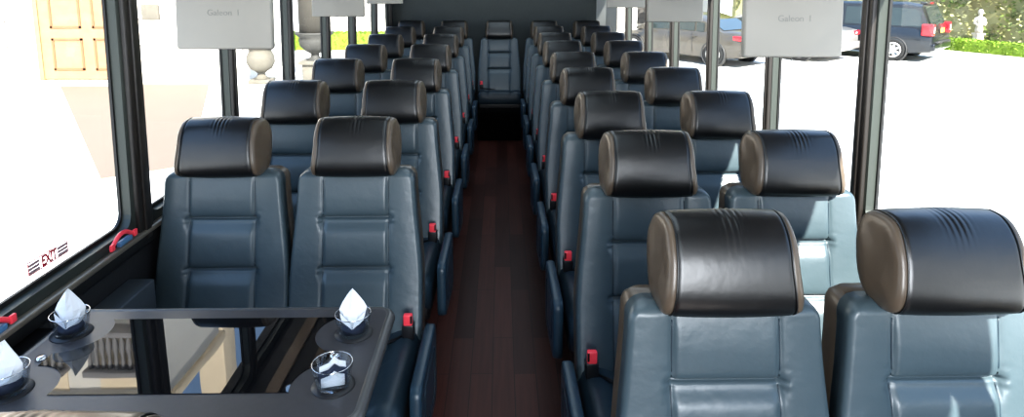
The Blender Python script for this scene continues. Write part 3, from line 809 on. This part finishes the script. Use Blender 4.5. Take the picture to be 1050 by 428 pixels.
# ------------------------------------------------------------------ cars
def make_car(name, label, x, y, deg, L, W, kind, paint, plate=False):
    a = math.radians(deg)
    # local frame: +x = towards the front of the car, origin at the rear bumper centre on the ground
    r = thing(name, label, 'car', (x, y, G), PI-a, 'parked cars outside the right windows')
    if kind == 'van':
        low = [(0, .38, .80, .90), (.06, .30, .92, .97), (.5, .24, 1.02, 1.0), (1.2, .22, 1.04, 1.0), (L*.5, .22, 1.02, 1.0), (L-1.3, .22, 1.02, .99), (L-.6, .25, .92, .95), (L-.12, .30, .72, .85), (L, .36, .62, .72)]
        green = [(.10, .90, .98, .96), (.16, 1.10, 1.20, .93), (.42, 1.60, .84), (1.0, 1.74, .84), (2.6, 1.74, .84), (3.2, 1.66, .83), (4.25, 1.0, .86)]
        gp = [(.08, 1.0), (.38, 1.68), (.8, 1.75), (2.7, 1.74), (3.3, 1.62), (4.25, .98)]
    else:
        low = [(0, .40, .78, .84), (.05, .32, .92, .92), (.4, .24, .98, .98), (1.2, .20, .97, 1.0), (L*.5, .20, .95, 1.0), (L-1.3, .20, .93, .99), (L-.5, .24, .80, .93), (L-.1, .30, .66, .82), (L, .38, .58, .68)]
        gp = [(.75, .96), (1.35, 1.30), (1.9, 1.43), (2.6, 1.42), (3.2, 1.28), (3.85, .92)]
    hw = W/2
    def ring(xx, zb, zt, k):
        w = hw*k; zm = zb+(zt-zb)*.55
        half = [(w*.80, zb), (w*.95, zb+.04), (w, zm*.9), (w, zm), (w*.97, zt-.06), (w*.90, zt)]
        return [(xx, p, q) for p, q in half]+[(xx, -p, q) for p, q in half[::-1]]
    mb = MB(); mb.loft([ring(*s_) for s_ in low]); body = sharp(mb.build('body', paint, r), 50)
    # greenhouse: loft of cross-sections through roof profile
    base = .97 if kind == 'van' else .92
    mb = MB(); rings = []
    for xx, zt in gp:
        zt = max(zt, base+.02); k = (zt-base)/.8; wt = hw*(.93-.17*k)
        rings.append([(xx, hw*.93, base-.03), (xx, wt+.03, zt-.07*min(1, k*3)), (xx, wt-.06, zt), (xx, -wt+.06, zt), (xx, -wt-.03, zt-.07*min(1, k*3)), (xx, -hw*.93, base-.03)])
    mb.loft(rings); roof = sharp(mb.build('cabin', paint, r), 40)
    # side windows as slightly proud panels
    def side_pt(xx, f, sg):
        for i in range(len(gp)-1):
            if gp[i][0] <= xx <= gp[i+1][0]:
                t = (xx-gp[i][0])/(gp[i+1][0]-gp[i][0]); zt = gp[i][1]+(gp[i+1][1]-gp[i][1])*t
        k = (zt-base)/.8; wt = hw*(.93-.17*k)+.03; z1 = zt-.07*min(1, k*3); z0 = base-.03
        return (xx, sg*(hw*.93+(wt-hw*.93)*f+.012), z0+(z1-z0)*f)
    wins = [(.35, 1.35), (1.45, 2.45), (2.55, 3.75)] if kind == 'van' else [(1.35, 1.62), (1.68, 2.45), (2.53, 3.45)]
    for sg in (-1, 1):
        for wa, wb in wins:
            mb = MB(); n = 6; vs = []
            for i in range(n+1):
                xx = wa+(wb-wa)*i/n; vs.append(side_pt(xx, .16, sg)); vs.append(side_pt(xx, .88, sg))
            mb.add(vs, [(2*i, 2*i+2, 2*i+3, 2*i+1) for i in range(n)], True); mb.build('side_window', M['carglass'], r, fix=False)
    # rear window
    (xa, za), (xb, zb) = gp[0], gp[1]
    def rp(f, sx):
        z = max(za, base)+(zb-max(za, base))*f; k = (z-base)/.8; w = hw*(.90-.17*k)-.10
        return (xa+(xb-xa)*f-.015, sx*w, z+.012)
    mb = MB(); mb.add([rp(.12, -1), rp(.12, 1), rp(.92, 1), rp(.92, -1)], [(0, 1, 2, 3)], False); mb.build('rear_window', M['carglass'], r, fix=False)
    # tail lights
    for sg in (-1, 1):
        mb = MB()
        if kind == 'van': mb.box(-.02, .30, min(sg*(hw-.20), sg*(hw+.004)), max(sg*(hw-.20), sg*(hw+.004)), .80, 1.14, .03)
        else: mb.box(-.01, .42, min(sg*(hw-.42), sg*(hw-.03)), max(sg*(hw-.42), sg*(hw-.03)), .76, .90, .03)
        t = mb.build('tail_light', M['taillight'], r)
        mb = MB()
        if kind == 'van': mb.box(-.025, .0, min(sg*(hw-.17), sg*(hw-.05)), max(sg*(hw-.17), sg*(hw-.05)), .88, 1.06, .01)
        else: mb.box(-.016, .0, min(sg*(hw-.36), sg*(hw-.26)), max(sg*(hw-.36), sg*(hw-.26)), .80, .86, .01)
        mb.build('reverse_lens', M['clearlens'], t)
    mb = MB(); mb.box(-.07, .25, -hw*.93, hw*.93, .36, .58, .05); mb.build('rear_bumper', paint, r)
    if kind == 'van':
        mb = MB(); mb.box(-.08, .05, -hw*.75, hw*.75, .58, .62, .01); mb.build('bumper_step', M['bumper'], r)
        mb = MB(); mb.box(.33, .52, -hw*.5, hw*.5, 1.70, 1.76, .02); mb.build('roof_spoiler', paint, r)
        mb = MB(); mb.box(.31, .335, -.14, .14, 1.70, 1.735, .004); mb.build('brake_light', M['taillight'], r)
    if plate:
        mb = MB(); mb.box(-.03, .0, -.17, .17, .86, 1.0, .006); mb.build('licence_plate', M['plate'], r)
    for wx in (1.0, L-.92):
        for sg in (-1, 1):
            yy = sg*(hw-.10); R_ = .335; rr2 = .2
            mb = MB(); prof = [(.20, -.10), (R_-.03, -.11), (R_, -.08), (R_, .08), (R_-.03, .11), (.20, .10)]
            mb.lathe([(p, yy+q) for p, q in prof], (wx, 0, R_), 32, axis='y'); t = mb.build('wheel', M['tyre'], r)
            mb = MB(); mb.lathe([(.001, yy+sg*.085), (.07, yy+sg*.095), (.075, yy+sg*.085)], (wx, 0, R_), 18, axis='y')
            mb.lathe([(.185, yy+sg*.112), (.215, yy+sg*.118), (.235, yy+sg*.108)], (wx, 0, R_), 28, axis='y')
            for k in range(7):
                an = 2*PI*k/7; rot = Matrix.Translation((wx, yy+sg*.095, R_)) @ Matrix.Rotation(an, 4, 'Y')
                mb.box(.05, .21, -.012, .012, -.034, .034, .008, rot=rot)
            mb.build('rim', M['rim'], t)
            mb = MB(); mb.lathe([(R_+.05, yy-sg*.06), (R_+.05, sg*(hw+.004)), (R_+.015, sg*(hw+.004)), (R_+.015, yy-sg*.06)], (wx, 0, R_+.01), 32, axis='y'); mb.build('wheel_arch', M['bumper'], r)
    for sg in (-1, 1):
        for hx in (wins[0][1]+.05, wins[1][1]+.02):
            mb = MB(); mb.box(hx-.12, hx+.06, min(sg*hw, sg*(hw+.03)), max(sg*hw, sg*(hw+.03)), .80, .825, .008); mb.build('door_handle', paint, r)
        mb = MB(); mx = gp[-1][0]-.55; mb.box(mx-.08, mx+.06, min(sg*(hw-.02), sg*(hw+.17)), max(sg*(hw-.02), sg*(hw+.17)), .98, 1.11, .03); mb.build('wing_mirror', paint, r)
        mb = MB()
        for hx in (wins[0][1]+.08, wins[1][1]+.05): mb.box(hx, hx+.012, sg*hw*1.0-.003, sg*hw*1.0+.003, .32, .94)
        mb.build('door_seam', M['bumper'], r)
    return r
make_car('parked_sedan', 'grey-beige sedan seen through the right rear windows', 7.3, 18.0, 52, 4.8, 1.82, 'sedan', carpaint('grey_beige_paint', (.070, .061, .048)))
make_car('parked_sedan', 'white sedan parked between the grey sedan and the minivan', 10.25, 19.1, 50, 4.8, 1.80, 'sedan', carpaint('white_paint', (.30, .285, .27)))
make_car('parked_minivan', 'dark blue-grey minivan with red tail lights by the hedge', 13.15, 19.25, 47, 5.1, 1.98, 'van', carpaint('dark_blue_grey_paint', (.014, .017, .021)), True)

# ------------------------------------------------------------------ light
w = bpy.data.worlds.new('world'); C.world = w; w.use_nodes = True
N, L = w.node_tree.nodes, w.node_tree.links
bg = N['Background']
tc = N.new('ShaderNodeTexCoord'); sp = N.new('ShaderNodeSeparateXYZ'); L.new(tc.outputs['Generated'], sp.inputs[0])
cr = N.new('ShaderNodeValToRGB'); L.new(sp.outputs['Z'], cr.inputs[0])
cr.color_ramp.elements[0].position = 0.0; cr.color_ramp.elements[0].color = (.95, .95, .93, 1)
cr.color_ramp.elements[1].position = .45; cr.color_ramp.elements[1].color = (.40, .62, 1.0, 1)
e = cr.color_ramp.elements.new(.12); e.color = (.80, .88, 1.0, 1)
L.new(cr.outputs[0], bg.inputs['Color']); bg.inputs['Strength'].default_value = 2.5
sd = bpy.data.lights.new('sun', 'SUN'); sd.energy = 21; sd.angle = math.radians(.6); sd.color = (1, .95, .87)
so = bpy.data.objects.new('sun', sd); COL.objects.link(so)
to_sun = Vector((.30, -1.0, .86)).normalized()
so.rotation_euler = to_sun.to_track_quat('Z', 'Y').to_euler(); so.location = (2, -6, 8)
# added fill for daylight from the unseen windscreen, shifted to lift the right seats
ad = bpy.data.lights.new('windscreen_fill_light', 'AREA'); ad.energy = 88; ad.shape = 'RECTANGLE'; ad.size = 1.4; ad.size_y = .9; ad.color = (.92, .96, 1)
ao = bpy.data.objects.new('windscreen_fill_light', ad); COL.objects.link(ao); ao.location = (.50, Y0+.05, 1.5); ao.rotation_euler = (math.radians(90-12), 0, math.radians(-6))

# unseen fill areas added under the ceiling to light headrest tops and floor
for i, yy in enumerate((-.4, 1.9, 4.2, 6.2)):
    ld = bpy.data.lights.new('ceiling_fill_light', 'AREA'); ld.energy = 8; ld.shape = 'RECTANGLE'; ld.size = .9; ld.size_y = 1.7; ld.color = (.74, .89, 1)
    lo = bpy.data.objects.new('ceiling_fill_light', ld); COL.objects.link(lo); lo.location = (0, yy, 2.10)
C.view_settings.view_transform = 'Standard'; C.view_settings.look = 'None'
try: C.view_settings.look = 'Medium High Contrast'
except Exception: pass
C.view_settings.exposure = 0.0; C.view_settings.gamma = 1.0
C.cycles.max_bounces = 8; C.cycles.transparent_max_bounces = 16; C.cycles.use_denoising = True
C.cycles.sample_clamp_indirect = 6
